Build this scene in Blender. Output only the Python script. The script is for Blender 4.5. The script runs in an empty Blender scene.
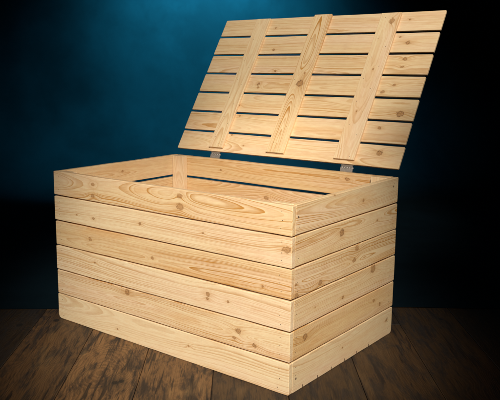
import bpy, bmesh, math, random
from mathutils import Vector, Matrix, noise

random.seed(7)
scene = bpy.context.scene
COL = scene.collection

# ------------------------------------------------------------------ helpers
def link(name, me, mats, parent=None):
    o = bpy.data.objects.new(name, me)
    COL.objects.link(o)
    for m in mats:
        me.materials.append(m)
    if parent:
        o.parent = parent
    return o

class MB:
    """collects boards / tubes / discs and links them as one mesh object"""
    NAMES = ('bl', 'br', 'bt', 'k1', 'k2', 'k3', 'k4', 'k5')
    def __init__(s):
        s.v = []; s.f = []; s.m = []; s.sm = []
        s.a = {n: [] for n in MB.NAMES}
    def addv(s, p, loc=(0, 0, 0), br=(0, 0, 0), bt=(0.5, 0.5, 0.5), ks=()):
        s.v.append(tuple(p)); s.a['bl'].append(loc); s.a['br'].append(br); s.a['bt'].append(bt)
        for i in range(5):
            s.a['k%d' % (i + 1)].append(ks[i] if i < len(ks) else (-9.0, -9.0, 0.01))
        return len(s.v) - 1
    def face(s, idx, m=0, smooth=False):
        s.f.append(tuple(idx)); s.m.append(m); s.sm.append(smooth)
    def build(s, name, mats, parent=None):
        me = bpy.data.meshes.new(name)
        me.from_pydata(s.v, [], s.f)
        for i, p in enumerate(me.polygons):
            p.material_index = s.m[i]; p.use_smooth = s.sm[i]
        for n in MB.NAMES:
            at = me.attributes.new(n, 'FLOAT_VECTOR', 'POINT')
            at.data.foreach_set('vector', [c for t in s.a[n] for c in t])
        bm = bmesh.new(); bm.from_mesh(me)
        bmesh.ops.recalc_face_normals(bm, faces=bm.faces)
        bm.to_mesh(me); bm.free()
        me.update()
        return link(name, me, mats, parent)

def arc(cx, cy, r, a0, a1, n):
    return [(cx + r * math.cos(a0 + (a1 - a0) * i / n), cy + r * math.sin(a0 + (a1 - a0) * i / n)) for i in range(n + 1)]

def board(mb, o, U, V, W, L, B, T, rc=(.0022, .0022, .0022, .0022), seed=0, tint=(.5, .5, .5),
          knots=(), grain=None, bev=.0016, wob=.0010):
    """a sawn board. o: corner of the show face; U along, V across, W = outward normal of the show face.
    rc: outline radii at (u0,v0),(uL,v0),(uL,vB),(u0,vB)"""
    o, U, V, W = Vector(o), Vector(U).normalized(), Vector(V).normalized(), Vector(W).normalized()
    rs = random.Random(seed * 7919 + 13)
    if grain is None:
        grain = (rs.uniform(-.02, B + .02), rs.uniform(.012, .05))
    br = (rs.uniform(0, 90), grain[0], grain[1])
    out = []
    out += arc(rc[0], rc[0], rc[0], math.pi, 1.5 * math.pi, 4)
    n = max(2, int(L / .03))
    out += [(rc[0] + (L - rc[0] - rc[1]) * i / n, 0) for i in range(1, n)]
    out += arc(L - rc[1], rc[1], rc[1], 1.5 * math.pi, 2 * math.pi, 4)
    out += arc(L - rc[2], B - rc[2], rc[2], 0, .5 * math.pi, 4)
    out += [(L - rc[2] - (L - rc[3] - rc[2]) * i / n, B) for i in range(1, n)]
    out += arc(rc[3], B - rc[3], rc[3], .5 * math.pi, math.pi, 4)
    cu, cv = L / 2, B / 2
    # rings: inset, depth
    rings = [(bev, 0), (bev * .45, -bev * .16), (bev * .1, -bev * .55), (0, -bev),
             (0, -T + bev), (bev * .1, -T + bev * .55), (bev * .45, -T + bev * .16), (bev, -T)]
    ids = []
    for ins, dep in rings:
        row = []
        for (u, v) in out:
            nz = noise.noise(Vector((u * 9, v * 9 + 3, seed * 3.7))) * wob + noise.noise(Vector((u * 45, v * 40, seed * 1.7))) * wob * .35
            uu = u + (ins if u < cu else -ins) * (1 if (u < .03 or u > L - .03) and (u < rc[0] + 1e-5 or u > L - max(rc[1], rc[2]) - 1e-5) else 0)
            vv = v + (ins if v < cv else -ins) * (1 if not (.2 * B < v < .8 * B) else 0)
            vv += nz
            row.append(mb.addv(o + U * uu + V * vv + W * dep, (uu, vv, dep), br, tint, knots))
        ids.append(row)
    N = len(out)
    mb.face(ids[0]); mb.face(ids[-1][::-1])
    for a, b in zip(ids[:-1], ids[1:]):
        for i in range(N):
            j = (i + 1) % N
            mb.face((a[i], a[j], b[j], b[i]), 0, False)

def nail(mb, p, N, r=.0016, h=.0004, m=1):
    """flat round nail head on a face"""
    p, N = Vector(p), Vector(N).normalized()
    q = N.to_track_quat('Z', 'Y')
    A = [mb.addv(p + q @ Vector((r * math.cos(t), r * math.sin(t), -.001))) for t in [k * math.pi / 4 for k in range(8)]]
    Bq = [mb.addv(p + q @ Vector((r * .9 * math.cos(t), r * .9 * math.sin(t), h))) for t in [k * math.pi / 4 for k in range(8)]]
    mb.face(Bq, m); mb.face(A[::-1], m)
    for i in range(8):
        j = (i + 1) % 8
        mb.face((A[i], A[j], Bq[j], Bq[i]), m, True)

# ------------------------------------------------------------------ materials
class NT:
    def __init__(s, name):
        s.mat = bpy.data.materials.new(name); s.mat.use_nodes = True
        s.t = s.mat.node_tree; s.t.nodes.clear()
        s.out = s.t.nodes.new('ShaderNodeOutputMaterial')
        s.p = s.t.nodes.new('ShaderNodeBsdfPrincipled')
        s.t.links.new(s.p.outputs[0], s.out.inputs[0])
    def n(s, typ, **kw):
        nd = s.t.nodes.new(typ)
        for k, v in kw.items():
            setattr(nd, k, v)
        return nd
    def put(s, sock, x):
        if isinstance(x, (int, float)):
            sock.default_value = x
        elif isinstance(x, tuple):
            sock.default_value = x if len(sock.default_value) == len(x) else tuple(x) + (1.0,)
        else:
            s.t.links.new(x, sock)
    def m(s, op, a, b=None, c=None, clamp=False):
        nd = s.n('ShaderNodeMath', operation=op, use_clamp=clamp)
        s.put(nd.inputs[0], a)
        if b is not None: s.put(nd.inputs[1], b)
        if c is not None: s.put(nd.inputs[2], c)
        return nd.outputs[0]
    def attr(s, name):
        nd = s.n('ShaderNodeAttribute', attribute_type='GEOMETRY', attribute_name=name)
        return nd.outputs['Vector']
    def sep(s, v):
        nd = s.n('ShaderNodeSeparateXYZ'); s.put(nd.inputs[0], v); return nd.outputs
    def comb(s, x, y, z):
        nd = s.n('ShaderNodeCombineXYZ')
        for i, q in enumerate((x, y, z)): s.put(nd.inputs[i], q)
        return nd.outputs[0]
    def noise(s, v, scale=1, detail=3, rough=.5, dist=0):
        nd = s.n('ShaderNodeTexNoise')
        s.put(nd.inputs['Vector'], v); nd.inputs['Scale'].default_value = scale
        nd.inputs['Detail'].default_value = detail; nd.inputs['Roughness'].default_value = rough
        nd.inputs['Distortion'].default_value = dist
        return nd.outputs[0]
    def sm(s, x, lo, hi, a=0.0, b=1.0):
        nd = s.n('ShaderNodeMapRange', interpolation_type='SMOOTHSTEP')
        s.put(nd.inputs[0], x)
        for i, q in enumerate((lo, hi, a, b)): s.put(nd.inputs[i + 1], q)
        return nd.outputs[0]
    def mix(s, f, a, b, mode='MIX'):
        nd = s.n('ShaderNodeMix', data_type='RGBA', blend_type=mode)
        s.put(nd.inputs['Factor'], f); s.put(nd.inputs['A'], a); s.put(nd.inputs['B'], b)
        return nd.outputs['Result']

def wood_pine():
    g = NT('pine_wood')
    u, v, w = g.sep(g.attr('bl'))
    seed, v0, w0 = g.sep(g.attr('br'))
    tone, warm, fig = g.sep(g.attr('bt'))
    us = g.m('ADD', u, seed)
    P = g.comb(us, v, w)
    Plow = g.comb(g.m('MULTIPLY', us, 1.7), g.m('MULTIPLY', v, 9.), g.m('MULTIPLY', w, 9.))
    nlow = g.m('SUBTRACT', g.noise(Plow, 1, 2.5, .5), .5)
    nax = g.m('SUBTRACT', g.noise(g.comb(g.m('MULTIPLY', us, 1.5), seed, 0.), 1, 1, .4), .5)
    nax2 = g.m('SUBTRACT', g.noise(g.comb(g.m('MULTIPLY', us, 1.2), 7.3, seed), 1, 1, .4), .5)
    y = g.m('ADD', g.m('SUBTRACT', v, v0), g.m('MULTIPLY', nax2, .06))
    y = g.m('ADD', y, g.m('MULTIPLY', nlow, .014))
    z = g.m('ADD', g.m('SUBTRACT', w0, w), g.m('MULTIPLY', nax, .11))
    r = g.m('SQRT', g.m('ADD', g.m('MULTIPLY', y, y), g.m('MULTIPLY', z, z)))
    r = g.m('ADD', r, g.m('MULTIPLY', nlow, .006))
    # knots
    kn = None; halo = None; kedge = None
    wob = g.m('SUBTRACT', g.noise(P, 110, 2, .6), .5)
    wob2 = g.m('SUBTRACT', g.noise(P, 260, 2, .6), .5)
    kcol = None; tail = None
    for k in ('k1', 'k2', 'k3', 'k4', 'k5'):
        ku, kv, kr = g.sep(g.attr(k))
        h1 = g.m('FRACT', g.m('ADD', g.m('MULTIPLY', ku, 91.7), g.m('MULTIPLY', kv, 573.1)))
        du = g.m('DIVIDE', g.m('SUBTRACT', u, ku), kr)
        dv = g.m('DIVIDE', g.m('SUBTRACT', v, kv), kr)
        du2 = g.m('MULTIPLY', du, du); dv2 = g.m('MULTIPLY', dv, dv)
        an = g.m('ADD', g.m('MULTIPLY', h1, .75), .35)
        d = g.m('SQRT', g.m('ADD', g.m('MULTIPLY', du2, an), dv2))
        d = g.m('ADD', d, g.m('ADD', g.m('MULTIPLY', wob, 1.7), g.m('MULTIPLY', wob2, .7)))
        core = g.sm(d, 1.08, .80)
        hl = g.m('EXPONENT', g.m('MULTIPLY', g.m('ADD', g.m('MULTIPLY', du2, .05), g.m('MULTIPLY', dv2, .3)), -1.0))
        tl = g.m('EXPONENT', g.m('MULTIPLY', g.m('ADD', g.m('MULTIPLY', g.m('ABSOLUTE', du), .75), g.m('MULTIPLY', dv2, 1.6)), -1.0))
        tl = g.m('MULTIPLY', tl, h1)
        r = g.m('ADD', r, g.m('MULTIPLY', g.m('MULTIPLY', hl, kr), 1.15))
        edge = g.m('MULTIPLY', g.m('MULTIPLY', g.sm(d, .52, .86), core), g.sm(wob2, -.15, .10))
        edge = g.m('MULTIPLY', edge, g.sm(h1, .15, .6, .35, 1.0))
        rg = g.m('MULTIPLY', g.m('ADD', g.m('SINE', g.m('MULTIPLY', d, 13.)), 1.), core)
        kn = core if kn is None else g.m('MAXIMUM', kn, core)
        halo = hl if halo is None else g.m('MAXIMUM', halo, hl)
        tail = tl if tail is None else g.m('MAXIMUM', tail, tl)
        kedge = edge if kedge is None else g.m('MAXIMUM', kedge, edge)
        kcol = rg if kcol is None else g.m('MAXIMUM', kcol, rg)
    rv = g.m('MULTIPLY', g.m('SUBTRACT', g.noise(g.comb(g.m('MULTIPLY', r, 95.), seed, 0.), 1, 2, .6), .5), .016)
    ringw = g.m('ADD', g.m('DIVIDE', g.m('ADD', r, rv), .0040), g.m('MULTIPLY', g.noise(g.comb(g.m('MULTIPLY', us, 14.), g.m('MULTIPLY', v, 45.), g.m('MULTIPLY', w, 45.)), 1, 3, .6), .6))
    fr = g.m('FRACT', ringw)
    late = g.m('MULTIPLY', g.m('POWER', g.sm(fr, .05, .92), 1.7), g.sm(fr, 1.0, .92))
    # some rings strong, some hardly there
    band = g.noise(g.comb(g.m('MULTIPLY', g.m('FLOOR', ringw), 3.17), seed, 0.), 1, 0, .5)
    patch = g.noise(Plow, .8, 2, .5)
    stren = g.m('MULTIPLY', g.sm(band, .25, .75, .2, 1.0), g.sm(patch, .3, .68, .25, 1.0))
    stren = g.m('MULTIPLY', stren, g.m('ADD', g.m('MULTIPLY', fig, 1.35), .25))
    late = g.m('MULTIPLY', late, stren)
    # colours
    base = g.mix(tone, (.62, .43, .228), (.785, .605, .378))
    base = g.mix(g.m('MULTIPLY', warm, .75), base, (.70, .44, .19))
    pink = g.sm(g.noise(g.comb(g.m('MULTIPLY', us, 1.3), g.m('MULTIPLY', v, 14.), seed), 1, 2, .5), .40, .68, 0., .5)
    base = g.mix(pink, base, (.74, .51, .345))
    org = g.sm(g.noise(g.comb(g.m('MULTIPLY', us, 3.4), g.m('MULTIPLY', v, 22.), seed), 1, 2, .55), .54, .72, 0., .55)
    base = g.mix(g.m('MULTIPLY', org, g.m('ADD', fig, .1)), base, (.64, .355, .140))
    c = g.mix(g.m('MULTIPLY', late, 1.0, clamp=True), base, (.47, .215, .050))
    # fibre streaks and pores
    fib = g.noise(g.comb(g.m('MULTIPLY', us, 7.), g.m('MULTIPLY', v, 420.), g.m('MULTIPLY', w, 420.)), 1, 3, .6)
    c = g.mix(.5, c, g.mix(fib, (.34, .32, .29), (.66, .66, .66)), 'OVERLAY')
    saw = g.noise(g.comb(g.m('MULTIPLY', us, 60.), g.m('MULTIPLY', v, 8.), seed), 1, 2, .6)
    c = g.mix(g.sm(saw, .62, .8, 0, .12), c, (.52, .36, .21))
    # resin streaks / short dark flecks
    fl = g.noise(g.comb(g.m('MULTIPLY', us, 14.), g.m('MULTIPLY', v, 190.), g.m('MULTIPLY', w, 100.)), 1, 1, .5)
    c = g.mix(g.sm(fl, .73, .82, 0, .5), c, (.42, .22, .08))
    c = g.mix(g.m('MULTIPLY', g.m('POWER', halo, 2.0), .42), c, (.57, .30, .105))
    c = g.mix(g.m('MULTIPLY', g.m('MULTIPLY', tail, g.sm(wob2, -.25, .2)), .8), c, (.34, .15, .045))
    kc = g.mix(g.m('MULTIPLY', kcol, .5), (.50, .26, .095), (.25, .105, .035))
    kc = g.mix(g.sm(wob2, -.1, .22), kc, (.30, .135, .045))
    c = g.mix(g.m('MULTIPLY', kn, .70), c, kc)
    c = g.mix(g.m('MULTIPLY', kedge, .75), c, (.10, .042, .018))
    mot = g.noise(g.comb(g.m('MULTIPLY', us, 26.), g.m('MULTIPLY', v, 120.), g.m('MULTIPLY', w, 60.)), 1, 4, .65)
    c = g.mix(.55, c, g.mix(mot, (.30, .27, .22), (.70, .715, .73)), 'OVERLAY')
    # faint grime patches
    gr = g.noise(P, 16, 4, .65)
    c = g.mix(g.sm(gr, .6, .8, 0, .14), c, (.36, .27, .18))
    g.put(g.p.inputs['Base Color'], c)
    g.put(g.p.inputs['Roughness'], g.m('ADD', .56, g.m('MULTIPLY', late, -.12)))
    g.p.inputs['Specular IOR Level'].default_value = .32
    sw = g.noise(g.comb(g.m('MULTIPLY', us, 420.), g.m('MULTIPLY', v, 5.), g.m('MULTIPLY', w, 5.)), 1, 2, .6)
    dent = g.noise(P, 38, 2, .5)
    h = g.m('ADD', g.m('MULTIPLY', late, .4), g.m('ADD', g.m('MULTIPLY', fib, .7), g.m('ADD', g.m('MULTIPLY', sw, .45), g.m('MULTIPLY', dent, .9))))
    h = g.m('SUBTRACT', h, g.m('MULTIPLY', kedge, .8))
    bp = g.n('ShaderNodeBump'); bp.inputs['Strength'].default_value = .28; bp.inputs['Distance'].default_value = .0012
    g.put(bp.inputs['Height'], h); g.put(g.p.inputs['Normal'], bp.outputs[0])
    return g.mat

def wood_floor():
    g = NT('dark_floor_planks')
    u, v, w = g.sep(g.attr('bl'))
    seed, v0, w0 = g.sep(g.attr('br'))
    tone, warm, fig = g.sep(g.attr('bt'))
    us = g.m('ADD', u, seed)
    P = g.comb(us, g.m('ADD', v, seed), 0.)
    Pl = g.comb(g.m('MULTIPLY', us, 2.3), g.m('MULTIPLY', v, 7.), seed)
    nl = g.m('SUBTRACT', g.noise(Pl, 1, 3, .55), .5)
    y = g.m('ADD', g.m('SUBTRACT', v, v0), g.m('MULTIPLY', nl, .11))
    nax = g.m('SUBTRACT', g.noise(g.comb(g.m('MULTIPLY', us, 2.1), seed, 0.), 1, 2, .5), .5)
    z = g.m('ADD', w0, g.m('MULTIPLY', nax, .22))
    r = g.m('SQRT', g.m('ADD', g.m('MULTIPLY', y, y), g.m('MULTIPLY', z, z)))
    halo = None; kn = None
    wob = g.m('SUBTRACT', g.noise(P, 30, 3, .6), .5)
    for k in ('k1', 'k2', 'k3'):
        ku, kv, kr = g.sep(g.attr(k))
        du = g.m('DIVIDE', g.m('SUBTRACT', u, ku), kr); dv = g.m('DIVIDE', g.m('SUBTRACT', v, kv), kr)
        d = g.m('ADD', g.m('SQRT', g.m('ADD', g.m('MULTIPLY', g.m('MULTIPLY', du, du), .5), g.m('MULTIPLY', dv, dv))), g.m('MULTIPLY', wob, .9))
        core = g.sm(d, 1.15, .6)
        hl = g.m('EXPONENT', g.m('MULTIPLY', g.m('ADD', g.m('MULTIPLY', g.m('MULTIPLY', du, du), .06), g.m('MULTIPLY', g.m('MULTIPLY', dv, dv), .2)), -1.))
        r = g.m('ADD', r, g.m('MULTIPLY', g.m('MULTIPLY', hl, kr), 1.2))
        kn = core if kn is None else g.m('MAXIMUM', kn, core)
        halo = hl if halo is None else g.m('MAXIMUM', halo, hl)
    rw = g.m('ADD', g.m('DIVIDE', r, .0062), g.m('MULTIPLY', g.noise(P, 16, 4, .65), 1.6))
    fr = g.m('FRACT', rw)
    late = g.m('MULTIPLY', g.sm(fr, .2, .8), g.sm(fr, 1., .88))
    lt0 = g.noise(Pl, 1.3, 3, .6)
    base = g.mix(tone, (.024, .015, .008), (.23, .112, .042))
    c = g.mix(g.m('MULTIPLY', late, g.sm(lt0, .35, .65, .08, .5)), base, (.050, .027, .011))
    # charred / weathered dark blotches elongated along the plank
    bl = g.noise(g.comb(g.m('MULTIPLY', us, 6.), g.m('MULTIPLY', v, 24.), seed), 1, 8, .74, .5)
    c = g.mix(g.sm(bl, .43, .62, 0, .9), c, (.020, .015, .012))
    ck = g.noise(g.comb(g.m('MULTIPLY', us, 6.), g.m('MULTIPLY', v, 85.), g.m('ADD', seed, 5.)), 1, 3, .55, .6)
    c = g.mix(g.sm(ck, .57, .64, 0, .85), c, (.018, .012, .009))
    pit = g.noise(P, 55, 3, .7)
    c = g.mix(g.sm(pit, .66, .74, 0, .6), c, (.022, .014, .009))
    lt = g.noise(g.comb(g.m('MULTIPLY', us, 3.), g.m('MULTIPLY', v, 12.), g.m('ADD', seed, 31.)), 1, 3, .6)
    c = g.mix(g.m('MULTIPLY', g.sm(lt, .55, .75, 0, .5), g.m('ADD', tone, .04)), c, (.28, .165, .062))
    fib = g.noise(g.comb(g.m('MULTIPLY', us, 9.), g.m('MULTIPLY', v, 260.), seed), 1, 3, .65)
    c = g.mix(1.0, c, g.mix(fib, (.17, .17, .17), (.83, .83, .83)), 'OVERLAY')
    c = g.mix(g.m('MULTIPLY', halo, .5), c, (.030, .020, .012))
    c = g.mix(g.m('MULTIPLY', kn, .9), c, (.012, .009, .007))
    g.put(g.p.inputs['Base Color'], c)
    g.put(g.p.inputs['Roughness'], g.sm(bl, .3, .7, .50, .66))
    g.p.inputs['Specular IOR Level'].default_value = .28
    h = g.m('ADD', g.m('MULTIPLY', late, -.5), g.m('MULTIPLY', fib, .8))
    h = g.m('SUBTRACT', h, g.m('MULTIPLY', kn, 1.))
    bp = g.n('ShaderNodeBump'); bp.inputs['Strength'].default_value = .3; bp.inputs['Distance'].default_value = .002
    g.put(bp.inputs['Height'], h); g.put(g.p.inputs['Normal'], bp.outputs[0])
    return g.mat

def metal(name, col, rough, met=1.0):
    g = NT(name)
    tc = g.n('ShaderNodeTexCoord').outputs['Object']
    nz = g.noise(tc, 180, 3, .6)
    g.put(g.p.inputs['Base Color'], g.mix(nz, tuple(c * .75 for c in col), tuple(min(1, c * 1.2) for c in col)))
    g.put(g.p.inputs['Roughness'], g.sm(nz, .3, .7, rough - .08, rough + .1))
    g.p.inputs['Metallic'].default_value = met
    return g.mat

def backdrop_mat():
    g = NT('blue_haze_muslin')
    tc = g.n('ShaderNodeTexCoord').outputs['Object']
    a = g.noise(tc, 1.1, 5, .58, .5)
    b = g.noise(tc, 4.5, 4, .6, .3)
    f = g.m('ADD', g.m('MULTIPLY', a, .7), g.m('MULTIPLY', b, .3))
    c = g.mix(g.sm(f, .33, .67), (.0019, .0062, .0088), (.0037, .0116, .0161))  # smoky haze of the glow put into the cloth as mottled blues
    wv = g.noise(tc, 900, 2, .5)
    c = g.mix(.12, c, g.mix(wv, (.2, .2, .2), (.8, .8, .8)), 'OVERLAY')
    g.put(g.p.inputs['Base Color'], c)
    g.p.inputs['Roughness'].default_value = .95
    g.p.inputs['Specular IOR Level'].default_value = .05
    return g.mat

PINE = wood_pine()
FLOOR = wood_floor()
NAIL = metal('nail_steel', (.17, .105, .062), .6, .3)
ZINC = metal('zinc_plated_steel', (.31, .27, .23), .55, .5)
CLOTH = backdrop_mat()

# ------------------------------------------------------------------ crate
D, H = .6427, .5428
T = .018
ZE = [0, .0950, .1855, .2770, .3667, .4565, H]   # joint heights
GAP = .0044
z0s = [ZE[i] + (GAP / 2 if i else 0) for i in range(6)]
bhs = [ZE[i + 1] - (GAP / 2 if i < 5 else 0) - z0s[i] for i in range(6)]
X, Y, Z = Vector((1, 0, 0)), Vector((0, 1, 0)), Vector((0, 0, 1))

root = bpy.data.objects.new('storage_crate', None)
COL.objects.link(root)
root['label'] = 'slatted pale pine storage crate with its battened lid propped open, standing on dark plank floor'
root['category'] = 'crate'
root.empty_display_size = .2

def kn(lst, z0, u0=0.0):
    return [(u - u0, z - z0, r) for (u, z, r) in lst]

# front: index 0 = bottom board ... 5 = top board.   (x, z, radius)
FK = [
    [(.63, .052, .0035), (.31, .03, .003)],
    [(.821, .148, .0095), (.807, .124, .0055), (.36, .172, .0115), (.88, .118, .007)],
    [(.708, .236, .0075), (.784, .229, .0045), (.205, .245, .004), (.706, .222, .005)],
    [(.183, .324, .007), (.477, .308, .0055), (.905, .300, .004)],
    [(.119, .400, .003), (.426, .412, .0055), (.688, .422, .0035), (.985, .419, .010), (.205, .398, .0045)],
    [(.598, .522, .008), (.598, .489, .0115), (.206, .515, .006), (.205, .477, .0075)],
]
FT = [(.86, .04, .48), (.78, .12, .62), (.95, .02, .42), (.45, .42, 1.0), (.80, .08, .5), (.58, .34, .95)]
FG = [(.09, .05), (.045, .016), (.12, .05), (.04, .010), (.11, .035), (.065, .026)]
mb = MB()
rs = random.Random(3)
for i, (z, BB) in enumerate(zip(z0s, bhs)):
    dl, dr = rs.uniform(-.001, .001), rs.uniform(-.001, .001)
    rc = (.0025, .002, .002, .0025) if i else (.014, .004, .002, .003)
    tl = rs.uniform(-.0016, .0016)
    board(mb, (dl, rs.uniform(-.0006, .0006), z - tl / 2), (1, 0, tl), (-tl, 0, 1), -Y, 1 + dr - dl, BB + rs.uniform(-.0006, .0006), T, rc,
          10 + i, FT[i], kn(FK[i], z), FG[i])
    for k in range(3):
        zz = z + BB * (.2 + .29 * k) + rs.uniform(-.003, .003)
        nail(mb, (.966 + rs.uniform(-.003, .003), -.0002, zz), -Y, .0014)
        nail(mb, (.026 + rs.uniform(-.003, .003), -.0002, zz + rs.uniform(-.004, .004)), -Y, .0013)
mb.build('front_panel', [PINE, NAIL], root)

# back
z0w = [ZE[i] + (.0055 if i else 0) for i in range(6)]
bhw = [ZE[i + 1] - (.0055 if i < 5 else 0) - z0w[i] for i in range(6)]
mb = MB()
BK = [[], [], [], [], [(.46, .414, .008), (.70, .40, .006)], [(.24, .50, .004), (.80, .52, .007)]]
for i, (z, BB) in enumerate(zip(z0w, bhw)):
    rc = (.004,) * 4 if i else (.006, .020, .004, .004)
    board(mb, (T + .0004, D - T, z), X, Z, -Y, 1 - 2 * T - .0008, BB, T, rc, 30 + i,
          (rs.uniform(.1, .35), rs.uniform(.6, .9), .7), kn(BK[i], z))
mb.build('back_panel', [PINE], root)

# sides
SK = [
    [(.60, .055, .005), (.30, .05, .003)],
    [(.080, .151, .0105), (.50, .151, .006), (.545, .128, .006)],
    [(.484, .262, .0135), (.29, .215, .006), (.13, .225, .003)],
    [(.370, .354, .009), (.355, .318, .008), (.154, .293, .0085), (.03, .285, .009), (.025, .318, .005)],
    [(.272, .420, .0125), (.50, .42, .004)],
    [(.223, .541, .003), (.40, .50, .006)],
]
ST = [(.66, .22, .3), (.45, .85, .75), (.62, .35, .5), (.58, .3, .85), (.55, .3, .7), (.55, .2, .75)]
SG = [(.11, .05), (.035, .008), (.10, .04), (.03, .012), (.05, .016), (.07, .022)]
for s in (1, 0):
    mb = MB()
    rs = random.Random(40 + s)
    for i, (z, BB) in enumerate(zip(z0s, bhs) if s else zip(z0w, bhw)):
        zb = z
        xo = (1 if s else 0) + rs.uniform(-.0007, .0007)
        if s:
            tl = rs.uniform(-.002, .002) if i else 0
            board(mb, (xo, T + .0003, zb - tl * .3), (0, 1, tl), (0, -tl, 1), X, D - T - .0006 + rs.uniform(-.0012, .0008), BB - (zb - z), T, (.003, .004 if i else .012, .003, .003), 50 + i, ST[i], kn(SK[i], zb, T), SG[i])
            for yy in (.034, D - .034):
                for k in range(3):
                    nail(mb, (xo + .0001, yy + rs.uniform(-.003, .003), z + BB * (.24 + .28 * k) + rs.uniform(-.003, .003)), X,
                         .0013 if yy < .3 else .0012)
        else:
            # show face is the inner one
            board(mb, (xo + T, T + .0003, zb), Y, Z, X, D - T - .0006, BB - (zb - z), T, (.003,) * 4, 70 + i,
                  (rs.uniform(.4, .6), rs.uniform(.35, .5), .6), [(.3, .045, .005)] if i % 2 else [])
    if s:
        for yy in (.068, .152, .232, .318, .396, .478):      # dark inserts standing in for shaded gaps between bottom slats
            yy += rs.uniform(-.004, .004)
            q = [mb.addv((1 + dx, yy + dy, zz)) for dx in (-.002, .0009) for dy, zz in ((-.0016, .0012), (.0016, .0012), (.0022, .0095), (-.0010, .0098))]
            for f in ((0, 1, 2, 3), (4, 5, 6, 7), (0, 1, 5, 4), (1, 2, 6, 5), (2, 3, 7, 6), (3, 0, 4, 7)):
                mb.face([q[t] for t in f], 1)
        nail(mb, (1.0002, .030, .508), X, .0032)
        nail(mb, (1.0002, .607, .517), X, .0034)
        nail(mb, (1.0002, .604, .062), X, .0032)
        nail(mb, (1.0002, .036, .040), X, .0036)
    mb.build('side_panel', [PINE, NAIL], root)

# bottom slats between the side panels
mb = MB()
nb = 7
ys = T + .0005; pit = (D - 2 * T - .001) / nb
for k in range(nb):
    board(mb, (T + .001, ys + k * pit, .0122), X, Y, Z, 1 - 2 * T - .002, pit - .003, .0121, (.0006,) * 4, 90 + k, (.7, .2, .4), bev=.0005)
mb.build('base_panel', [PINE], root)

# corner posts
for k, (x, y, W) in enumerate(((T + .0012, T + .0006, 1), (1 - T - .0012 - .063, T + .0006, 1),
                              (T + .0012, D - T - .0006, -1), (1 - T - .0012 - .063, D - T - .0006, -1))):
    mb = MB()
    f = y + (.021 if W > 0 else -.021)
    board(mb, (x, f, .0130), Z, X, Y * W, H - .0130 - .0008, .063, .0204, (.003,) * 4, 110 + k, (.75, .18, .45), [], (.036, .045))
    mb.build('corner_post', [PINE], root)

# ------------------------------------------------------------------ lid
ang = math.radians(57.7)
LO = Vector((.006, .648, .570)); LU = X
LV = Vector((0, math.cos(ang), math.sin(ang))); LN = Vector((0, -math.sin(ang), math.cos(ang)))
LL, LW = .988, .628
def lp(u, v, w=0):
    return LO + LU * u + LV * v + LN * w
slat_b, slat_p = .0818, (.628 - .0818) / 6
LK = [(.236, .213, .0068), (.296, .312, .0075), (.351, .374, .0055), (.935, .206, .0120), (.880, .494, .0095),
      (.888, .427, .0075), (.886, .394, .005), (.877, .147, .0065), (.903, .052, .0105), (.845, .290, .006), (.880, .318, .005),
      (.308, .473, .0055), (.277, .580, .004), (.845, .52, .0045), (.30, .296, .005), (.86, .595, .0045),
      (.262, .165, .0045), (.256, .076, .004), (.330, .035, .0035)]
LT = [(.62, .35, .55), (.60, .32, .75), (.60, .35, .45), (.58, .36, .45), (.60, .34, .55), (.62, .30, .4), (.66, .28, .35)]
mb = MB()
rs = random.Random(77)
for i in range(7):
    v0 = i * slat_p
    ks = [(u, v - v0, r) for (u, v, r) in LK if v0 - .004 <= v < v0 + slat_b + .006][:5]
    du = rs.uniform(-.002, .002)
    board(mb, lp(du, v0, rs.uniform(-.0004, .0002)), LU, LV, LN, LL + rs.uniform(-.0015, .0015), slat_b + rs.uniform(-.0006, .0004), .0085,
          (.0035, .0035, .0035, .0035), 130 + i, LT[i], ks)
lid = mb.build('lid', [PINE], root)

BAT = [(.171, .240, .0130, .6215), (.450, .5295, .0135, .6290), (.743, .822, .0130, .6215)]
BTT = [((.74, .22, .5), []), ((.66, .38, 1.0), [(.300, .046, .016), (.345, .05, .004)]), ((.74, .22, .45), [(.572, .052, .010), (.365, .04, .0035), (.19, .03, .003)])]
BGR = [(.035, .045), (.05, .017), (.035, .05)]
for k, (x0, x1, v0, v1) in enumerate(BAT):
    mb = MB()
    # grain runs up the lid: U along lid height, V along -x so that the normal stays outward
    board(mb, lp(x0, v0, .0103), LV, LU, LN, v1 - v0, x1 - x0, .0098, (.002,) * 4, 150 + k, BTT[k][0], BTT[k][1], BGR[k])
    for i in range(7):
        vc = i * slat_p + slat_b * .5
        for (fu, fv) in ((.25, .2), (.72, -.2)):
            nail(mb, lp(x0 + (x1 - x0) * (fu + rs.uniform(-.06, .06)), min(v1 - .008, max(v0 + .012, vc + fv * slat_b + rs.uniform(-.008, .008))), .0103), LN, .0014)
    mb.build('batten', [PINE, NAIL], lid)

# ------------------------------------------------------------------ hinges
def strip(mb, prof, x0, x1, th):
    """sheet-metal strip: profile in (y,z) pushed along x"""
    pts = [Vector((0, a, b)) for a, b in prof]
    rows = []
    for i, p in enumerate(pts):
        d = (pts[min(i + 1, len(pts) - 1)] - pts[max(i - 1, 0)]).normalized()
        nrm = Vector((0, -d.z, d.y)) * th / 2
        rows.append([mb.addv((x0, *(p + nrm)[1:])), mb.addv((x1, *(p + nrm)[1:])), mb.addv((x1, *(p - nrm)[1:])), mb.addv((x0, *(p - nrm)[1:]))])
    mb.face(rows[0]); mb.face(rows[-1][::-1])
    for a, b in zip(rows[:-1], rows[1:]):
        for i in range(4):
            j = (i + 1) % 4
            mb.face((a[i], a[j], b[j], b[i]))

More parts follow.
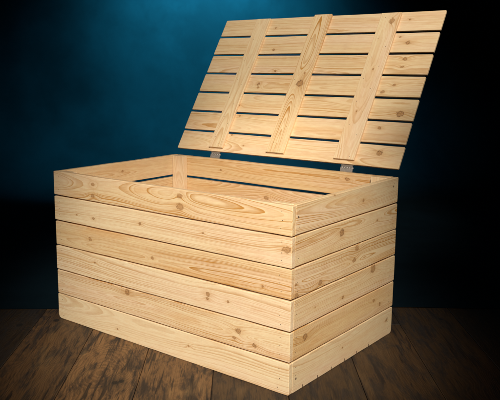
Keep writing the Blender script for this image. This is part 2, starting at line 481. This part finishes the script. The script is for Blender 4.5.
def tube(mb, x0, x1, cy, cz, r, n=14):
    A = [mb.addv((x0, cy + r * math.cos(2 * math.pi * k / n), cz + r * math.sin(2 * math.pi * k / n))) for k in range(n)]
    B = [mb.addv((x1, cy + r * math.cos(2 * math.pi * k / n), cz + r * math.sin(2 * math.pi * k / n))) for k in range(n)]
    mb.face(A); mb.face(B[::-1])
    for i in range(n):
        j = (i + 1) % n
        mb.face((A[i], A[j], B[j], B[i]), 0, True)

for (x0, x1) in ((.1885, .2355), (.7785, .8265)):
    ax, az, r = .6500, .5560, .0034
    mb = MB()
    strip(mb, [(.6445, .500), (.6445, .546), (.6475, .5555)], x0, x1, .0014)
    lower = mb.build('hinge', [ZINC], root)
    mb = MB()
    n = 5; w = (x1 - x0) / n
    for k in range(n):
        tube(mb, x0 + k * w + .0002, x0 + (k + 1) * w - .0002, ax, az, r + (.0003 if k % 2 else 0))
    tube(mb, x0 - .0012, x1 + .0012, ax, az, .0018, 10)
    mb.build('knuckle', [ZINC], lower)
    mb = MB()
    e = lp(0, -.0010, .0005); e2 = lp(0, -.0010, -.0097); e3 = lp(0, .034, -.0097)
    strip(mb, [(ax + .001, az + r * .9), (e.y + .0022, e.z - .003), (e2.y, e2.z), (e3.y, e3.z)], x0 + .002, x1 - .002, .0014)
    mb.build('leaf', [ZINC], lower)
    for sx in (.25, .75):
        for zz in (.511, .530):
            mb = MB()
            nail(mb, (x0 + (x1 - x0) * sx, .6453, zz), Y, .0032, .0009, 0)
            mb.build('screw', [ZINC], lower)

# ------------------------------------------------------------------ floor
pa = math.radians(127.034)
PU = Vector((math.cos(pa), math.sin(pa), 0)); PV = Vector((-PU.y, PU.x, 0))   # PV points to picture left
ref = Vector((.791, -.082, 0)); pw = None
c1 = Vector((.458, -.362, 0)).dot(PV); c2 = ref.dot(PV); c0 = Vector((.287, -.506, 0)).dot(PV); c3 = Vector((1.296, .342, 0)).dot(PV)
pw = (c1 - c2) / 2
mb = MB()
rs = random.Random(24)
bx = ref.dot(PU)
for k in range(-16, 17):
    va = c2 + k * pw
    u = -3.4 - rs.uniform(0, 1.3)
    while u < 4.6:
        L = rs.uniform(1.3, 2.6)
        o = PU * u + PV * (va + .0011) + Z * (rs.uniform(-.0006, .0) - .0004)
        ks = [(rs.uniform(.1, L), rs.uniform(.03, pw - .03), rs.uniform(.007, .018)) for _ in range(3)]
        tone = rs.choice((.55, .7, .85)) if 0 <= k <= 1 else rs.choice((.22, .34)) if k == 2 else rs.choice((.0, .05, .10) if k > 2 else (.02, .10, .16))  # bright centre-left rows, dark outer ones: pool of light put into plank tone
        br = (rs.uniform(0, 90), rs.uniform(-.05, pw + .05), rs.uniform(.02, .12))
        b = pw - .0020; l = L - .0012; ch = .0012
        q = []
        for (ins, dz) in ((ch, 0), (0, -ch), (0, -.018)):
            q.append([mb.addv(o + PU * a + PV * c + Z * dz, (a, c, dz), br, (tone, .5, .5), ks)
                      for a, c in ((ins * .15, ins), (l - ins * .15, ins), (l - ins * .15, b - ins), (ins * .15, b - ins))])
        mb.face(q[0])
        for A, B in zip(q[:-1], q[1:]):
            for i in range(4):
                mb.face((A[i], A[(i + 1) % 4], B[(i + 1) % 4], B[i]))
        u += L
# sub-floor sheet just under the planks closes the joints
s_ = [mb.addv(PU * a + PV * c + Z * -.017, (a, c, 0), (5, .05, .05), (0, .5, .5)) for a, c in ((-5, -4), (5, -4), (5, 4), (-5, 4))]
mb.face(s_)
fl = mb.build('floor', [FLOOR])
fl['kind'] = 'structure'

# ------------------------------------------------------------------ backdrop (hung cloth)
cam_p = Vector((2.0394, -1.6159, .91646))
vd = Vector((-.63477, .75081, 0)).normalized(); rt = Vector((vd.y, -vd.x, 0))
BD = 5.6; BF = 3.25; RAD = .7       # wall distance, front edge of the cloth on the floor, radius of the sweep
prof = [(BF + (BD - RAD - BF) * t / 14, .003) for t in range(14)]
prof += [(BD - RAD + RAD * math.sin(math.pi / 2 * t / 12), .003 + RAD * (1 - math.cos(math.pi / 2 * t / 12))) for t in range(12)]
prof += [(BD, .003 + RAD + 3.0 * t / 30) for t in range(31)]
bm = bmesh.new()
NX = 220
grid = []
for i in range(NX + 1):
    col = []
    s = -4.2 + 8.4 * i / NX
    fe = max(2.64, min(2.55 + (s + .49) * 1.41, 3.10 - (s + .10) * .92) + .10)  # dark cloth drawn forward beside the crate, standing in for unlit floor
    for j, (dd, h) in enumerate(prof):
        if j < 14:
            dd = fe + (BD - RAD - fe) * j / 14
        amp = min(1, max(0, (h - .1) / .6))
        fold = amp * (.03 * noise.noise(Vector((s * 1.3, h * .25, 2))) + .008 * noise.noise(Vector((s * 4, h * .5, 9))))
        edge = .02 * noise.noise(Vector((s * 2, 0, 4))) if j == 0 else 0
        p = cam_p + vd * (dd + fold + edge) + rt * s
        col.append(bm.verts.new((p.x, p.y, h)))
    grid.append(col)
for i in range(NX):
    for j in range(len(prof) - 1):
        f = bm.faces.new((grid[i][j], grid[i + 1][j], grid[i + 1][j + 1], grid[i][j + 1])); f.smooth = True
bmesh.ops.recalc_face_normals(bm, faces=bm.faces)
me = bpy.data.meshes.new('backdrop'); bm.to_mesh(me); bm.free()
bd = link('backdrop', me, [CLOTH]); bd['kind'] = 'structure'

# ------------------------------------------------------------------ lamps
def spot(name, loc, tgt, power, col, deg, blend, size):
    l = bpy.data.lights.new(name, 'SPOT'); l.energy = power; l.color = col
    l.spot_size = math.radians(deg); l.spot_blend = blend; l.shadow_soft_size = size
    o = bpy.data.objects.new(name, l); COL.objects.link(o)
    o.location = loc
    o.rotation_euler = (Vector(tgt) - Vector(loc)).to_track_quat('-Z', 'Y').to_euler()
    return o
kd = Vector((.63, -.777, 0)).normalized(); el = math.radians(34)
kv = kd * math.cos(el) + Z * math.sin(el)
tgt = Vector((.64, .14, .28))
spot('key_lamp', tgt + kv * 4.2, tgt, 1300, (1, .97, .905), 23.2, .85, .14)
tgt = Vector((.58, .95, 1.13))
spot('added_lid_lamp', tgt + kv * 4.0, tgt, 760, (1, .975, .905), 21, .7, .16)  # unseen extra spot added so the lid is lit while the floor stays dark
glow = cam_p + vd * BD + rt * .08; glow.z = 1.30
src = cam_p + vd * (BD - .70) + rt * .12; src.z = 1.86
spot('blue_backdrop_lamp', src, glow, 790, (.07, .73, 1.0), 126, 1.0, .10)

# ------------------------------------------------------------------ world, camera
w = bpy.data.worlds.new('World'); scene.world = w; w.use_nodes = True
bg = w.node_tree.nodes['Background']; bg.inputs[0].default_value = (.30, .42, .55, 1); bg.inputs[1].default_value = .02

cd = bpy.data.cameras.new('camera'); cam = bpy.data.objects.new('camera', cd); COL.objects.link(cam)
cd.sensor_width = 36; cd.sensor_fit = 'HORIZONTAL'; cd.lens = 36 * 1.45737795
cd.shift_x = .1019; cd.shift_y = -.0027
cd.clip_start = .05; cd.clip_end = 100
cam.location = cam_p
cam.rotation_euler = (1.387162, .00129284, .70160202)
scene.camera = cam

scene.render.engine = 'CYCLES'
scene.view_settings.view_transform = 'Standard'; scene.view_settings.look = 'None'
scene.view_settings.exposure = 0; scene.view_settings.gamma = 1
